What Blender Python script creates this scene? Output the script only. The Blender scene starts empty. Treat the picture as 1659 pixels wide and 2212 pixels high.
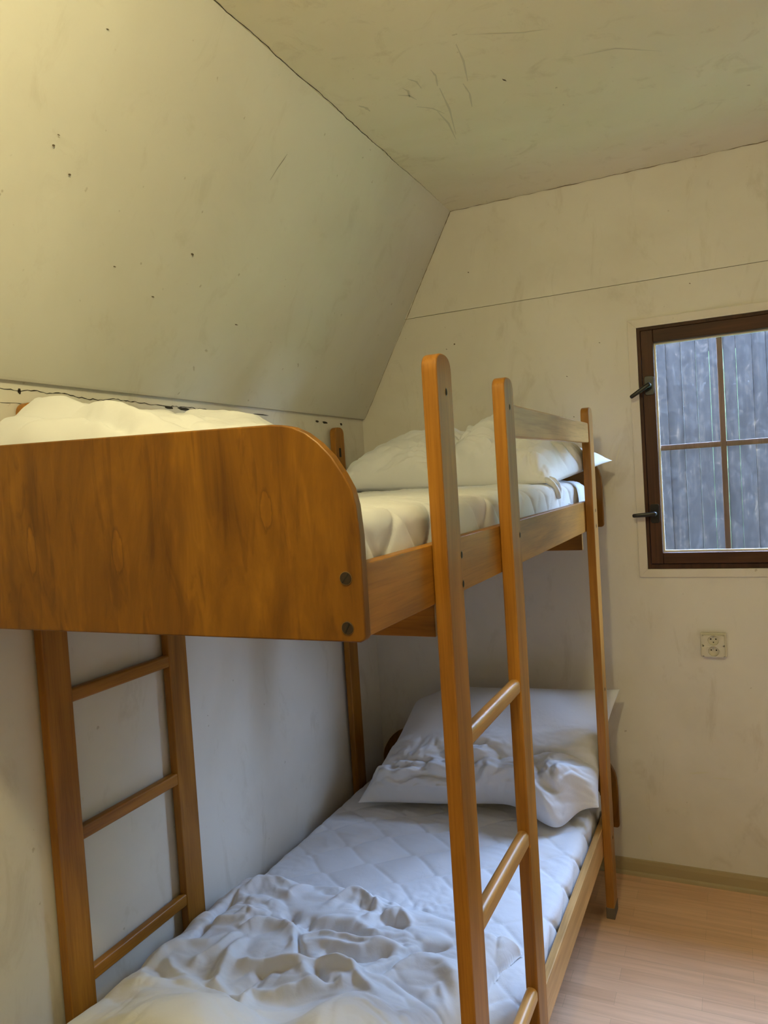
import bpy, bmesh, math, random
import numpy as np
from mathutils import Vector, Matrix

C = bpy.context.scene.collection
S = bpy.context.scene
rnd = random.Random(7)

# ------------------------------------------------------------------ camera
cam_d = bpy.data.cameras.new('camera'); cam = bpy.data.objects.new('camera', cam_d); C.objects.link(cam)
cam_d.sensor_fit = 'HORIZONTAL'; cam_d.sensor_width = 36.0; cam_d.lens = 36.0 * 1616.71 / 1659.0
cam_d.clip_start = 0.02; cam_d.clip_end = 200
EYE = 1.76
rx = Vector((0.9057, 0.4192, -0.0634)); dn = Vector((-0.0408, -0.0625, -0.9972)); fw = Vector((-0.4220, 0.9057, -0.0395))
fw.normalize(); rx = (rx - fw * rx.dot(fw)).normalized(); up = rx.cross(fw)
m = Matrix(((rx.x, up.x, -fw.x, 0), (rx.y, up.y, -fw.y, 0), (rx.z, up.z, -fw.z, EYE), (0, 0, 0, 1)))
cam.matrix_world = m
S.camera = cam

# ------------------------------------------------------------------ light, sky, exposure
S.view_settings.view_transform = 'Standard'; S.view_settings.look = 'None'
S.view_settings.gamma = 1.0; S.view_settings.exposure = 0.0; S.view_settings.use_curve_mapping = False
SKY_STRENGTH = 76.0
LAMP_W = 51.0
LAMP_COL = (1.0, 0.875, 0.46)
LAMP_POS = (-0.36, 0.42, 2.82)
world = bpy.data.worlds.new('sky'); S.world = world; world.use_nodes = True
wn = world.node_tree; bg = wn.nodes['Background']
tc = wn.nodes.new('ShaderNodeTexCoord'); sp = wn.nodes.new('ShaderNodeSeparateXYZ'); rp = wn.nodes.new('ShaderNodeValToRGB')
wn.links.new(tc.outputs['Generated'], sp.inputs[0]); wn.links.new(sp.outputs['Z'], rp.inputs[0])
rp.color_ramp.elements[0].position = 0.0; rp.color_ramp.elements[0].color = (0.58, 0.74, 1.0, 1)
rp.color_ramp.elements[1].position = 0.8; rp.color_ramp.elements[1].color = (0.42, 0.62, 1.0, 1)
wn.links.new(rp.outputs[0], bg.inputs[0]); bg.inputs[1].default_value = SKY_STRENGTH
# daylight comes in by the window: a portal guides the sky sampling
pl = bpy.data.lights.new('window_portal', 'AREA'); pl.shape = 'RECTANGLE'; pl.size = 1.22; pl.size_y = 1.0
pl.cycles.is_portal = True
po = bpy.data.objects.new('window_portal', pl); C.objects.link(po); po.location = (0.29, 3.40, 1.83)
po.rotation_euler = (math.radians(-90), 0, 0)

# ------------------------------------------------------------------ noise helpers (numpy)
def perlin(x, y, seed=0):
    r = np.random.RandomState(seed); perm = np.arange(256); r.shuffle(perm); perm = np.concatenate([perm, perm])
    ang = r.rand(256) * 2 * np.pi; gx, gy = np.cos(ang), np.sin(ang)
    xi = np.floor(x).astype(int); yi = np.floor(y).astype(int); xf = x - xi; yf = y - yi
    u = xf**3 * (xf * (xf * 6 - 15) + 10); v = yf**3 * (yf * (yf * 6 - 15) + 10)
    def g(ix, iy, fx, fy):
        h = perm[(perm[ix & 255] + iy) & 255]; return gx[h] * fx + gy[h] * fy
    a = g(xi, yi, xf, yf); b = g(xi + 1, yi, xf - 1, yf); c_ = g(xi, yi + 1, xf, yf - 1); d = g(xi + 1, yi + 1, xf - 1, yf - 1)
    return ((a * (1 - u) + b * u) * (1 - v) + (c_ * (1 - u) + d * u) * v) * 1.5
def sstep(a, b, x):
    t = np.clip((x - a) / (b - a), 0, 1); return t * t * (3 - 2 * t)
def seg_dist(px, py, pts):
    """distance to a polyline, and the signed side"""
    best = np.full(px.shape, 1e9); side = np.zeros(px.shape); par = np.zeros(px.shape)
    L = sum(math.dist(pts[i], pts[i + 1]) for i in range(len(pts) - 1)); acc = 0
    for (x0, y0), (x1, y1) in zip(pts[:-1], pts[1:]):
        dx, dy = x1 - x0, y1 - y0; l2 = dx * dx + dy * dy + 1e-12
        t = np.clip(((px - x0) * dx + (py - y0) * dy) / l2, 0, 1)
        ex, ey = px - (x0 + t * dx), py - (y0 + t * dy); d = np.hypot(ex, ey)
        m_ = d < best
        best = np.where(m_, d, best); side = np.where(m_, np.sign(dx * ey - dy * ex), side)
        par = np.where(m_, (acc + t * math.sqrt(l2)) / L, par); acc += math.sqrt(l2)
    return best, side, par

# ------------------------------------------------------------------ materials
def new_mat(name):
    m = bpy.data.materials.new(name); m.use_nodes = True; nt = m.node_tree
    return m, nt, nt.nodes['Principled BSDF'], nt.nodes, nt.links
def ramp(nodes, stops):
    r = nodes.new('ShaderNodeValToRGB'); e = r.color_ramp.elements
    e[0].position, e[0].color = stops[0][0], (*stops[0][1], 1); e[1].position, e[1].color = stops[1][0], (*stops[1][1], 1)
    for p_, c_ in stops[2:]:
        n = e.new(p_); n.color = (*c_, 1)
    return r
def mixc(nodes, links, a, b, fac, mode='MIX'):
    n = nodes.new('ShaderNodeMix'); n.data_type = 'RGBA'; n.blend_type = mode
    for s_, v in ((0, fac), (6, a), (7, b)):
        if isinstance(v, (int, float)): n.inputs[s_].default_value = v
        elif isinstance(v, tuple): n.inputs[s_].default_value = (*v, 1)
        else: links.new(v, n.inputs[s_])
    return n.outputs[2]
def noise(nodes, links, vec, scale, detail=4, rough=0.55, dist=0.0):
    n = nodes.new('ShaderNodeTexNoise'); n.inputs['Scale'].default_value = scale; n.inputs['Detail'].default_value = detail
    n.inputs['Roughness'].default_value = rough; n.inputs['Distortion'].default_value = dist
    if vec is not None: links.new(vec, n.inputs['Vector'])
    return n.outputs[0]
def mapped(nodes, links, scale, loc=(0, 0, 0)):
    t = nodes.new('ShaderNodeTexCoord'); mp = nodes.new('ShaderNodeMapping')
    mp.inputs['Scale'].default_value = scale; mp.inputs['Location'].default_value = loc
    links.new(t.outputs['Object'], mp.inputs[0]); return mp.outputs[0]
def bump(nodes, links, h, strength, dist, prev=None):
    b = nodes.new('ShaderNodeBump'); b.inputs['Strength'].default_value = strength; b.inputs['Distance'].default_value = dist
    links.new(h, b.inputs['Height'])
    if prev is not None: links.new(prev, b.inputs['Normal'])
    return b.outputs[0]

def wood(name, axis, lo, hi, rough=0.42, coat=0.12, fig=0.5, loc=(0, 0, 0)):
    """varnished wood, grain along the given axis"""
    m, nt, p, N, L = new_mat(name)
    sc = [26.0] * 3; sc['xyz'.index(axis)] = 1.6
    v = mapped(N, L, tuple(sc), loc)
    n1 = noise(N, L, v, 1.0, 6, 0.62, 0.6)
    sc2 = [6.0] * 3; sc2['xyz'.index(axis)] = 1.3
    v2 = mapped(N, L, tuple(sc2), (3.1 + loc[0], 1.7, .4))
    n2 = noise(N, L, v2, 1.0, 3, 0.5, 1.6)
    r1 = ramp(N, [(0.30, lo), (0.68, hi)]); L.new(n1, r1.inputs[0])
    mid = tuple(0.62 * a for a in lo)
    r2 = ramp(N, [(0.38, (0.55, 0.50, 0.45)), (0.60, (1.06, 1.03, 1.0))]); L.new(n2, r2.inputs[0])
    col = mixc(N, L, r1.outputs[0], r2.outputs[0], fig, 'MULTIPLY')
    # long fine pores
    sc3 = [240.0] * 3; sc3['xyz'.index(axis)] = 7.0
    v3 = mapped(N, L, tuple(sc3)); n3 = noise(N, L, v3, 1.0, 2, 0.5)
    r3 = ramp(N, [(0.33, (0.72, 0.68, 0.62)), (0.50, (1, 1, 1))]); L.new(n3, r3.inputs[0])
    col = mixc(N, L, col, r3.outputs[0], 0.5, 'MULTIPLY')
    L.new(col, p.inputs['Base Color'])
    p.inputs['Roughness'].default_value = rough
    p.inputs['Coat Weight'].default_value = coat; p.inputs['Coat Roughness'].default_value = 0.22; p.inputs['Specular IOR Level'].default_value = 0.25
    L.new(bump(N, L, n3, 0.12, 0.001), p.inputs['Normal'])
    return m
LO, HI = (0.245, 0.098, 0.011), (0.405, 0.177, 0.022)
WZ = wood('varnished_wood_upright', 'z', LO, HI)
WY = wood('varnished_wood_lengthwise', 'y', LO, HI)
WX = wood('varnished_wood_crosswise', 'x', LO, HI)
def plywood():
    m, nt, p, N, L = new_mat('varnished_plywood')
    v = mapped(N, L, (7, 7, 1.7), (.4, 0, .3)); n1 = noise(N, L, v, 1.0, 6, 0.62, 1.6)
    r1 = ramp(N, [(0.34, (0.115, 0.043, 0.0022)), (0.52, (0.175, 0.070, 0.0036)), (0.70, (0.245, 0.104, 0.0065))]); L.new(n1, r1.inputs[0])
    v = mapped(N, L, (34, 34, 5.5), (1.4, 2, .3)); n2 = noise(N, L, v, 1.0, 3, 0.5, 0.8)       # pale upright flecks
    r2 = ramp(N, [(0.60, (1, 1, 1)), (0.70, (1.28, 1.32, 1.6))]); L.new(n2, r2.inputs[0])
    col = mixc(N, L, r1.outputs[0], r2.outputs[0], 0.75, 'MULTIPLY')
    v = mapped(N, L, (19, 19, 3.0), (5, 1, .7)); n3 = noise(N, L, v, 1.0, 4, 0.6, 2.0)
    r3 = ramp(N, [(0.36, (0.66, 0.60, 0.5)), (0.46, (1, 1, 1))]); L.new(n3, r3.inputs[0])
    col = mixc(N, L, col, r3.outputs[0], 0.7, 'MULTIPLY')
    # three spindle-shaped grain figures
    t = N.new('ShaderNodeTexCoord')
    for (x, z, sx, sz) in ((-.697, 1.690, 70, 17), (-.478, 1.682, 62, 20), (-.155, 1.740, 70, 26)):
        mp = N.new('ShaderNodeMapping'); mp.inputs['Location'].default_value = (-x * sx, 0, -z * sz); mp.inputs['Scale'].default_value = (sx, 0, sz); L.new(t.outputs['Object'], mp.inputs[0])
        nn = N.new('ShaderNodeTexNoise'); nn.inputs['Scale'].default_value = 1.4; L.new(mp.outputs[0], nn.inputs['Vector'])
        ad = N.new('ShaderNodeVectorMath'); ad.operation = 'MULTIPLY_ADD'; L.new(nn.outputs[1], ad.inputs[0]); ad.inputs[1].default_value = (.7, 0, .7); L.new(mp.outputs[0], ad.inputs[2])
        ln = N.new('ShaderNodeVectorMath'); ln.operation = 'LENGTH'; L.new(ad.outputs[0], ln.inputs[0])
        rk = ramp(N, [(0.50, (1.30, 1.34, 1.5)), (0.72, (1.25, 1.28, 1.35)), (0.80, (0.62, 0.54, 0.45)), (1.0, (1, 1, 1))]); L.new(ln.outputs['Value'], rk.inputs[0])
        col = mixc(N, L, col, rk.outputs[0], 0.7, 'MULTIPLY')
    L.new(col, p.inputs['Base Color']); p.inputs['Specular IOR Level'].default_value = 0.3; p.inputs['Roughness'].default_value = 0.42; p.inputs['Coat Weight'].default_value = 0.04; p.inputs['Coat Roughness'].default_value = 0.25
    L.new(bump(N, L, n2, 0.08, 0.001), p.inputs['Normal']); return m
WP = plywood()
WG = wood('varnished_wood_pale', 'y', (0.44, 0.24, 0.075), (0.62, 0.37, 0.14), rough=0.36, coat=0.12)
WD = wood('dark_stained_wood', 'z', (0.034, 0.014, 0.007), (0.085, 0.034, 0.016), rough=0.55, coat=0.0)
WDX = wood('dark_stained_wood_crosswise', 'x', (0.034, 0.014, 0.007), (0.085, 0.034, 0.016), rough=0.55, coat=0.0)

def plaster(name, base, stain, smear=0.5, spec=0.25):
    m, nt, p, N, L = new_mat(name)
    v = mapped(N, L, (1, 1, 1)); n1 = noise(N, L, v, 1.3, 5, 0.6, 0.3)
    r1 = ramp(N, [(0.40, stain), (0.60, base)]); L.new(n1, r1.inputs[0])
    v2 = mapped(N, L, (2.2, 2.2, 0.9), (4, 2, 1)); n2 = noise(N, L, v2, 4.0, 6, 0.7, 0.8)
    r2 = ramp(N, [(0.30, (0.80, 0.77, 0.72)), (0.44, (1, 1, 1))]); L.new(n2, r2.inputs[0])
    col = mixc(N, L, r1.outputs[0], r2.outputs[0], smear, 'MULTIPLY')
    # small scattered specks and scuffs
    v3 = mapped(N, L, (1, 1, 1), (7, 7, 7)); n3 = noise(N, L, v3, 34, 2, 0.5)
    r3 = ramp(N, [(0.22, (0.50, 0.44, 0.36)), (0.265, (1, 1, 1))]); L.new(n3, r3.inputs[0])
    col = mixc(N, L, col, r3.outputs[0], 0.55, 'MULTIPLY')
    L.new(col, p.inputs['Base Color']); p.inputs['Roughness'].default_value = 0.62
    p.inputs['Specular IOR Level'].default_value = spec
    n4 = noise(N, L, v, 70, 3, 0.6); n5 = noise(N, L, v, 3.5, 3, 0.5)
    b = bump(N, L, n4, 0.22, 0.0012); b = bump(N, L, n5, 0.35, 0.012, b)
    L.new(b, p.inputs['Normal']); return m
PL_WALL = plaster('painted_wall', (0.70, 0.665, 0.60), (0.64, 0.60, 0.53))
PL_CEIL = plaster('painted_ceiling', (0.86, 0.81, 0.66), (0.81, 0.755, 0.59), 0.6)
PL_SLOPE = plaster('painted_slope', (0.70, 0.68, 0.61), (0.65, 0.625, 0.55), 0.35)
PL_TRIM = plaster('painted_trim', (0.68, 0.63, 0.56), (0.60, 0.55, 0.47), 0.4)

def simple(name, col, rough=0.5, metal=0.0, coat=0.0, spec=0.5):
    m, nt, p, N, L = new_mat(name); p.inputs['Base Color'].default_value = (*col, 1)
    p.inputs['Roughness'].default_value = rough; p.inputs['Metallic'].default_value = metal
    p.inputs['Coat Weight'].default_value = coat; p.inputs['Specular IOR Level'].default_value = spec
    v = mapped(N, L, (1, 1, 1)); n = noise(N, L, v, 60, 3, 0.6)
    L.new(bump(N, L, n, 0.08, 0.0005), p.inputs['Normal']); return m
BLACK = simple('black_plastic', (0.010, 0.010, 0.011), 0.34, 0, 0.0, 0.35)
DARKHOLE = simple('dark_recess', (0.01, 0.008, 0.006), 0.9)
CRACK = simple('dark_crack', (0.035, 0.028, 0.022), 0.95)
FADED = simple('faded_seam', (0.26, 0.23, 0.17), 0.95)
BOLT = simple('dark_bolt_metal', (0.030, 0.018, 0.011), 0.5, 0.3)
BRASS = simple('worn_brass', (0.20, 0.12, 0.05), 0.4, 0.7)
CREAM = simple('cream_plastic', (0.62, 0.58, 0.46), 0.35, 0, 0.2)
CREAM_D = simple('cream_plastic_recess', (0.52, 0.49, 0.42), 0.4)
STEEL = simple('steel', (0.6, 0.6, 0.6), 0.3, 0.9)
SKIRT = simple('beige_skirting', (0.38, 0.30, 0.165), 0.5)
PUTTY = simple('pale_glazing_bead', (0.72, 0.70, 0.62), 0.5)
LAG = simple('grey_foot_wear', (0.13, 0.10, 0.075), 0.85)

def cloth(name, col, scale=900, bumps=0.25):
    m, nt, p, N, L = new_mat(name)
    v = mapped(N, L, (1, 1, 1)); n = noise(N, L, v, 2.5, 4, 0.6)
    r = ramp(N, [(0.35, tuple(c * 0.95 for c in col)), (0.65, col)]); L.new(n, r.inputs[0])
    L.new(r.outputs[0], p.inputs['Base Color']); p.inputs['Roughness'].default_value = 0.85
    p.inputs['Specular IOR Level'].default_value = 0.15
    p.inputs['Sheen Weight'].default_value = 0.15; p.inputs['Sheen Roughness'].default_value = 0.5
    n2 = noise(N, L, v, scale, 2, 0.6); n3 = noise(N, L, v, 38, 4, 0.55, 0.6)
    b = bump(N, L, n2, 0.10, 0.0006); b = bump(N, L, n3, bumps, 0.004, b)
    L.new(b, p.inputs['Normal']); return m
LINEN = cloth('white_cotton', (0.70, 0.71, 0.745))
SHEET = cloth('white_quilted_cotton', (0.70, 0.71, 0.745), bumps=0.3)

def floor_mat():
    m, nt, p, N, L = new_mat('laminate_floor')
    t = N.new('ShaderNodeTexCoord'); br = N.new('ShaderNodeTexBrick'); L.new(t.outputs['Object'], br.inputs[0])
    br.inputs['Scale'].default_value = 1.0; br.inputs['Brick Width'].default_value = 0.42; br.inputs['Row Height'].default_value = 0.066
    br.inputs['Mortar Size'].default_value = 0.0006; br.inputs['Mortar Smooth'].default_value = 0.3; br.offset = 0.37
    br.inputs['Color1'].default_value = (0.70, 0.435, 0.262, 1); br.inputs['Color2'].default_value = (0.77, 0.495, 0.308, 1)
    br.inputs['Mortar'].default_value = (0.52, 0.34, 0.20, 1)
    v = mapped(N, L, (2.2, 40, 10)); n = noise(N, L, v, 1, 5, 0.6, 0.5)
    r = ramp(N, [(0.3, (0.80, 0.76, 0.72)), (0.65, (1.05, 1.05, 1.05))]); L.new(n, r.inputs[0])
    col = mixc(N, L, br.outputs[0], r.outputs[0], 0.8, 'MULTIPLY')
    L.new(col, p.inputs['Base Color']); p.inputs['Roughness'].default_value = 0.42
    p.inputs['Coat Weight'].default_value = 0.08; p.inputs['Coat Roughness'].default_value = 0.3
    L.new(bump(N, L, br.outputs[1], 0.15, 0.0008), p.inputs['Normal']); return m
FLOOR = floor_mat()

def board_mat():
    m, nt, p, N, L = new_mat('weathered_boards')
    v = mapped(N, L, (30, 30, 2.0)); n = noise(N, L, v, 1, 6, 0.65, 0.8)
    v2 = mapped(N, L, (14, 14, 9), (2, 1, 3)); n2 = noise(N, L, v2, 1.6, 5, 0.65, 1.2)
    r = ramp(N, [(0.30, (0.006, 0.006, 0.007)), (0.55, (0.018, 0.016, 0.017)), (0.74, (0.066, 0.052, 0.038))]); L.new(n, r.inputs[0])
    r2 = ramp(N, [(0.40, (0.35, 0.35, 0.4)), (0.60, (1.6, 1.5, 1.3)), (0.70, (4.5, 3.9, 2.9))]); L.new(n2, r2.inputs[0])
    L.new(mixc(N, L, r.outputs[0], r2.outputs[0], 0.9, 'MULTIPLY'), p.inputs['Base Color']); p.inputs['Roughness'].default_value = 0.8
    return m
BOARD = board_mat()

def glass_mat():
    m, nt, p, N, L = new_mat('dusty_glass'); out = N['Material Output']; N.remove(p)
    tr = N.new('ShaderNodeBsdfTransparent'); tr.inputs[0].default_value = (0.96, 0.98, 1, 1)
    tl = N.new('ShaderNodeBsdfTranslucent'); tl.inputs[0].default_value = (0.80, 0.77, 0.78, 1)
    gl = N.new('ShaderNodeBsdfGlossy'); gl.inputs['Roughness'].default_value = 0.03
    v = mapped(N, L, (1, 1, .6)); n = noise(N, L, v, 20, 8, 0.76, 0.8); n2 = noise(N, L, v, 140, 2, 0.5)
    r = ramp(N, [(0.42, (0.0010,) * 3), (0.57, (0.0038,) * 3), (0.70, (0.018,) * 3)]); L.new(n, r.inputs[0])
    r2 = ramp(N, [(0.68, (0, 0, 0)), (0.73, (0.02, 0.02, 0.02))]); L.new(n2, r2.inputs[0])
    f = mixc(N, L, r.outputs[0], r2.outputs[0], 1.0, 'ADD')
    m1 = N.new('ShaderNodeMixShader'); L.new(f, m1.inputs[0]); L.new(tr.outputs[0], m1.inputs[1]); L.new(tl.outputs[0], m1.inputs[2])
    m2 = N.new('ShaderNodeMixShader'); m2.inputs[0].default_value = 0.05
    L.new(m1.outputs[0], m2.inputs[1]); L.new(gl.outputs[0], m2.inputs[2]); L.new(m2.outputs[0], out.inputs[0]); return m
GLASS = glass_mat()

def leaf_mat(name, a, b, sc=18):
    m, nt, p, N, L = new_mat(name); v = mapped(N, L, (1, 1, 1)); n = noise(N, L, v, sc, 4, 0.6)
    r = ramp(N, [(0.35, a), (0.65, b)]); L.new(n, r.inputs[0]); L.new(r.outputs[0], p.inputs['Base Color'])
    p.inputs['Roughness'].default_value = 0.8; return m
GRASS = leaf_mat('grass', (0.045, 0.110, 0.014), (0.090, 0.190, 0.030))
LEAF = leaf_mat('leaves', (0.012, 0.034, 0.005), (0.060, 0.115, 0.018))

# ------------------------------------------------------------------ mesh helpers
def obj(name, bm, mat, parent=None, smooth=False, bevel=0.0, seg=2, angle=35):
    me = bpy.data.meshes.new(name); bmesh.ops.recalc_face_normals(bm, faces=bm.faces[:]); bm.to_mesh(me); bm.free()
    me.materials.append(mat); o = bpy.data.objects.new(name, me); C.objects.link(o)
    if parent: o.parent = parent
    if bevel:
        b = o.modifiers.new('bevel', 'BEVEL'); b.width = bevel; b.segments = seg; b.limit_method = 'ANGLE'; b.angle_limit = math.radians(angle)
        b.harden_normals = True
    if smooth or bevel:
        for f in me.polygons: f.use_smooth = True
        if bevel: me.shade_flat() if False else None
    return o
def box(bm, x0, x1, y0, y1, z0, z1):
    vs = [bm.verts.new((x, y, z)) for x in (x0, x1) for y in (y0, y1) for z in (z0, z1)]
    for f in ((0, 1, 3, 2), (4, 6, 7, 5), (0, 4, 5, 1), (2, 3, 7, 6), (0, 2, 6, 4), (1, 5, 7, 3)): bm.faces.new([vs[i] for i in f])
    return vs
def bx(*a):
    bm = bmesh.new(); box(bm, *a); return bm
def prism(bm, pts, axis, a, b):
    """extrude a closed outline (pairs) along an axis from a to b"""
    def P(q, t):
        return {'x': (t, q[0], q[1]), 'y': (q[0], t, q[1]), 'z': (q[0], q[1], t)}[axis]
    v0 = [bm.verts.new(P(q, a)) for q in pts]; v1 = [bm.verts.new(P(q, b)) for q in pts]
    n = len(pts); bm.faces.new(v0); bm.faces.new(v1[::-1])
    for i in range(n): bm.faces.new((v0[i], v0[(i + 1) % n], v1[(i + 1) % n], v1[i]))
def grid_mesh(X, Y, Z, closed_u=False, closed_v=False):
    """X,Y,Z arrays (nv, nu) -> bmesh-free mesh data"""
    nv, nu = X.shape; v = np.stack([X, Y, Z], -1).reshape(-1, 3)
    f = []
    for j in range(nv - (0 if closed_v else 1)):
        for i in range(nu - (0 if closed_u else 1)):
            a = j * nu + i; b = j * nu + (i + 1) % nu; c_ = ((j + 1) % nv) * nu + (i + 1) % nu; d = ((j + 1) % nv) * nu + i
            f.append((a, b, c_, d))
    return v, f
def np_obj(name, v, f, mat, parent=None):
    me = bpy.data.meshes.new(name); me.from_pydata([tuple(p_) for p_ in v.tolist()], [], f); me.validate(); me.update()
    bm = bmesh.new(); bm.from_mesh(me); bmesh.ops.remove_doubles(bm, verts=bm.verts[:], dist=1e-6); bmesh.ops.recalc_face_normals(bm, faces=bm.faces[:]); bm.to_mesh(me); bm.free()
    me.materials.append(mat); o = bpy.data.objects.new(name, me); C.objects.link(o)
    for p_ in me.polygons: p_.use_smooth = True
    if parent: o.parent = parent
    return o
def thing(name, label, cat, loc=(0, 0, 0), rot=(0, 0, 0), group=None):
    o = bpy.data.objects.new(name, None); C.objects.link(o); o.location = loc; o.rotation_euler = rot
    o['label'] = label; o['category'] = cat
    if group: o['group'] = group
    o.empty_display_size = 0.1; return o
def tag(o, label, cat, group=None):
    o['label'] = label; o['category'] = cat
    if group: o['group'] = group
    return o
def struct(o):
    o['kind'] = 'structure'; return o
def tube(bm, pts, r, n=10, caps=True):
    pts = [Vector(p_) for p_ in pts]; rings = []
    rr = r if isinstance(r, (list, tuple)) else [r] * len(pts)
    for i, p_ in enumerate(pts):
        d = (pts[min(i + 1, len(pts) - 1)] - pts[max(i - 1, 0)]).normalized()
        a = d.cross(Vector((0, 0, 1))); a = a if a.length > 1e-3 else d.cross(Vector((0, 1, 0))); a.normalize(); b = d.cross(a)
        rings.append([bm.verts.new(p_ + (a * math.cos(t) + b * math.sin(t)) * rr[i]) for t in [2 * math.pi * k / n for k in range(n)]])
    for r0, r1 in zip(rings[:-1], rings[1:]):
        for k in range(n): bm.faces.new((r0[k], r0[(k + 1) % n], r1[(k + 1) % n], r1[k]))
    if caps: bm.faces.new(rings[0][::-1]); bm.faces.new(rings[-1])
def disc(bm, c, axis, r0, h, n=24, r1=None):
    """short cylinder centred at c, its axis along 'x','y' or 'z', from c to c+h"""
    r1 = r0 if r1 is None else r1; out = []
    for t, rr in ((0, r0), (h, r1)):
        ring = []
        for k in range(n):
            a = 2 * math.pi * k / n; u, w = rr * math.cos(a), rr * math.sin(a)
            q = {'x': (t, u, w), 'y': (u, t, w), 'z': (u, w, t)}[axis]; ring.append(bm.verts.new((c[0] + q[0], c[1] + q[1], c[2] + q[2])))
        out.append(ring)
    bm.faces.new(out[0][::-1]); bm.faces.new(out[1])
    for k in range(n): bm.faces.new((out[0][k], out[0][(k + 1) % n], out[1][(k + 1) % n], out[1][k]))

# ------------------------------------------------------------------ the room
D = 3.295; XL = -1.620; ZC = 2.971; XC = -1.108; XS = -1.3627; ZS = 2.519; XK = -1.604; ZK = 2.078
YF = -1.3; XR = 1.60; XCR = 1.09; T = 0.10
o = struct(obj('floor', bx(XL - T, XR + T, YF - T, D + T, -0.06, 0.0), FLOOR))
# back wall: a lower sheet with the window opening and a gable sheet above a seam
WX0, WX1, WZ0, WZ1 = -0.3314, 0.910, 1.327, 2.330
bm = bmesh.new()
box(bm, XL - T, WX0, D, D + T, 0, ZS - 0.0011); box(bm, WX1, XR + T, D, D + T, 0, ZS - 0.0011)
box(bm, WX0, WX1, D, D + T, 0, WZ0); box(bm, WX0, WX1, D, D + T, WZ1, ZS - 0.0011)
wb = struct(obj('wall_back', bm, PL_WALL))
gb = obj('gable_board', bx(XL - T, XR + T, D - 0.0015, D + T, ZS + 0.0011, ZC + 0.12), PL_WALL, wb)
obj('seam_backing', bx(XL - T, XR + T, D + 0.003, D + T - .001, ZS - 0.003, ZS + 0.003), FADED, wb)
struct(obj('wall_left', bx(XL - T, XL, YF, D, 0, ZK + 0.02), PL_WALL))
struct(obj('wall_right', bx(XR, XR + T, YF, D, 0, ZK + 0.02), PL_WALL))
struct(obj('wall_front', bx(XL - T, XR + T, YF - T, YF, 0, ZC + 0.12), PL_WALL))
# the roof slopes are thick boards running along the room; their lower edge stands a little proud of the low wall
bm = bmesh.new(); prism(bm, [(XK, ZK), (XS, ZS), (XC, ZC), (XC, ZC + .12), (XK - .22, ZK + .10), (XK - .12, ZK - 0.004), (XK - 0.004, ZK - 0.006)], 'y', YF, D)
sl = struct(obj('ceiling_slope_left', bm, PL_SLOPE)); sl.name = 'wall_slope_left'
bm = bmesh.new(); prism(bm, [(XR - .016, ZK), (XCR, ZC), (XCR, ZC + .12), (XR + .2, ZK + .10), (XR + .1, ZK)], 'y', YF, D)
struct(obj('wall_slope_right', bm, PL_SLOPE))
cl = struct(obj('ceiling', bx(XC, XCR, YF, D, ZC, ZC + 0.12), PL_CEIL))
# skirting along the back wall
bm = bmesh.new()
for a, b in ((-1.60, XR),):
    prism(bm, [(D, 0), (D, 0.069), (D - 0.006, 0.066), (D - 0.009, 0.052), (D - 0.009, 0.016), (D - 0.016, 0.010), (D - 0.018, 0)], 'x', a, b)
struct(obj('baseboard_back', bm, SKIRT))
bm = bmesh.new(); prism(bm, [(XR, 0), (XR, 0.069), (XR - 0.006, 0.066), (XR - 0.009, 0.052), (XR - 0.009, 0.016), (XR - 0.018, 0)], 'y', YF, D - .02)
struct(obj('baseboard_right', bm, SKIRT))

# cracks: thin sunken filler lines along the joints
def ribbon(bm, pts, wfun, nrm, side):
    """pts 3-D polyline lying on a surface; side = in-surface direction; a sliver 0.8 mm proud"""
    prev = None
    for i, p_ in enumerate(pts):
        w = wfun(i / (len(pts) - 1)); p_ = Vector(p_); a = p_ + side * w / 2 + nrm * .0008; b = p_ - side * w / 2 + nrm * .0008
        cur = (bm.verts.new(a), bm.verts.new(b))
        if prev and (w > 0): bm.faces.new((prev[0], prev[1], cur[1], cur[0]))
        prev = cur
def wob(n, amp, rng):
    v = [0.0]; 
    for _ in range(n - 1): v.append(v[-1] * 0.75 + rng.uniform(-amp, amp))
    return v
r2 = random.Random(3)
bm = bmesh.new(); n = 120; w_ = wob(n, 0.0022, r2)
ribbon(bm, [(XC + 0.003 + w_[i], 1.2 + (D - 1.35) * i / (n - 1), ZC) for i in range(n)], lambda t: 0.0026 * (1.0 if t < .62 else max(0.25, 1 - (t - .62) * 2.4)) * r2.uniform(.7, 1.3), Vector((0, 0, -1)), Vector((1, 0, 0)))
obj('crack', bm, CRACK, cl)
bm = bmesh.new(); n = 140; w_ = wob(n, 0.0028, r2)
pts = [(XL, 0.9 + 1.36 * i / (n - 1), ZK - 0.026 + w_[i] - .006 * i / n) for i in range(n)]
ribbon(bm, pts, lambda t: 0.0022 * r2.uniform(.4, 1.5), Vector((1, 0, 0)), Vector((0, 0, 1)))
n = 40; w_ = wob(n, 0.0012, r2)
ribbon(bm, [(XL, 1.0 + .48 * i / (n - 1), ZK - 0.062 + w_[i]) for i in range(n)], lambda t: 0.0013 * r2.uniform(.3, 1.5), Vector((1, 0, 0)), Vector((0, 0, 1)))
wl = bpy.data.objects['wall_left']
obj('crack', bm, CRACK, wl)
bm = bmesh.new()
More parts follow.
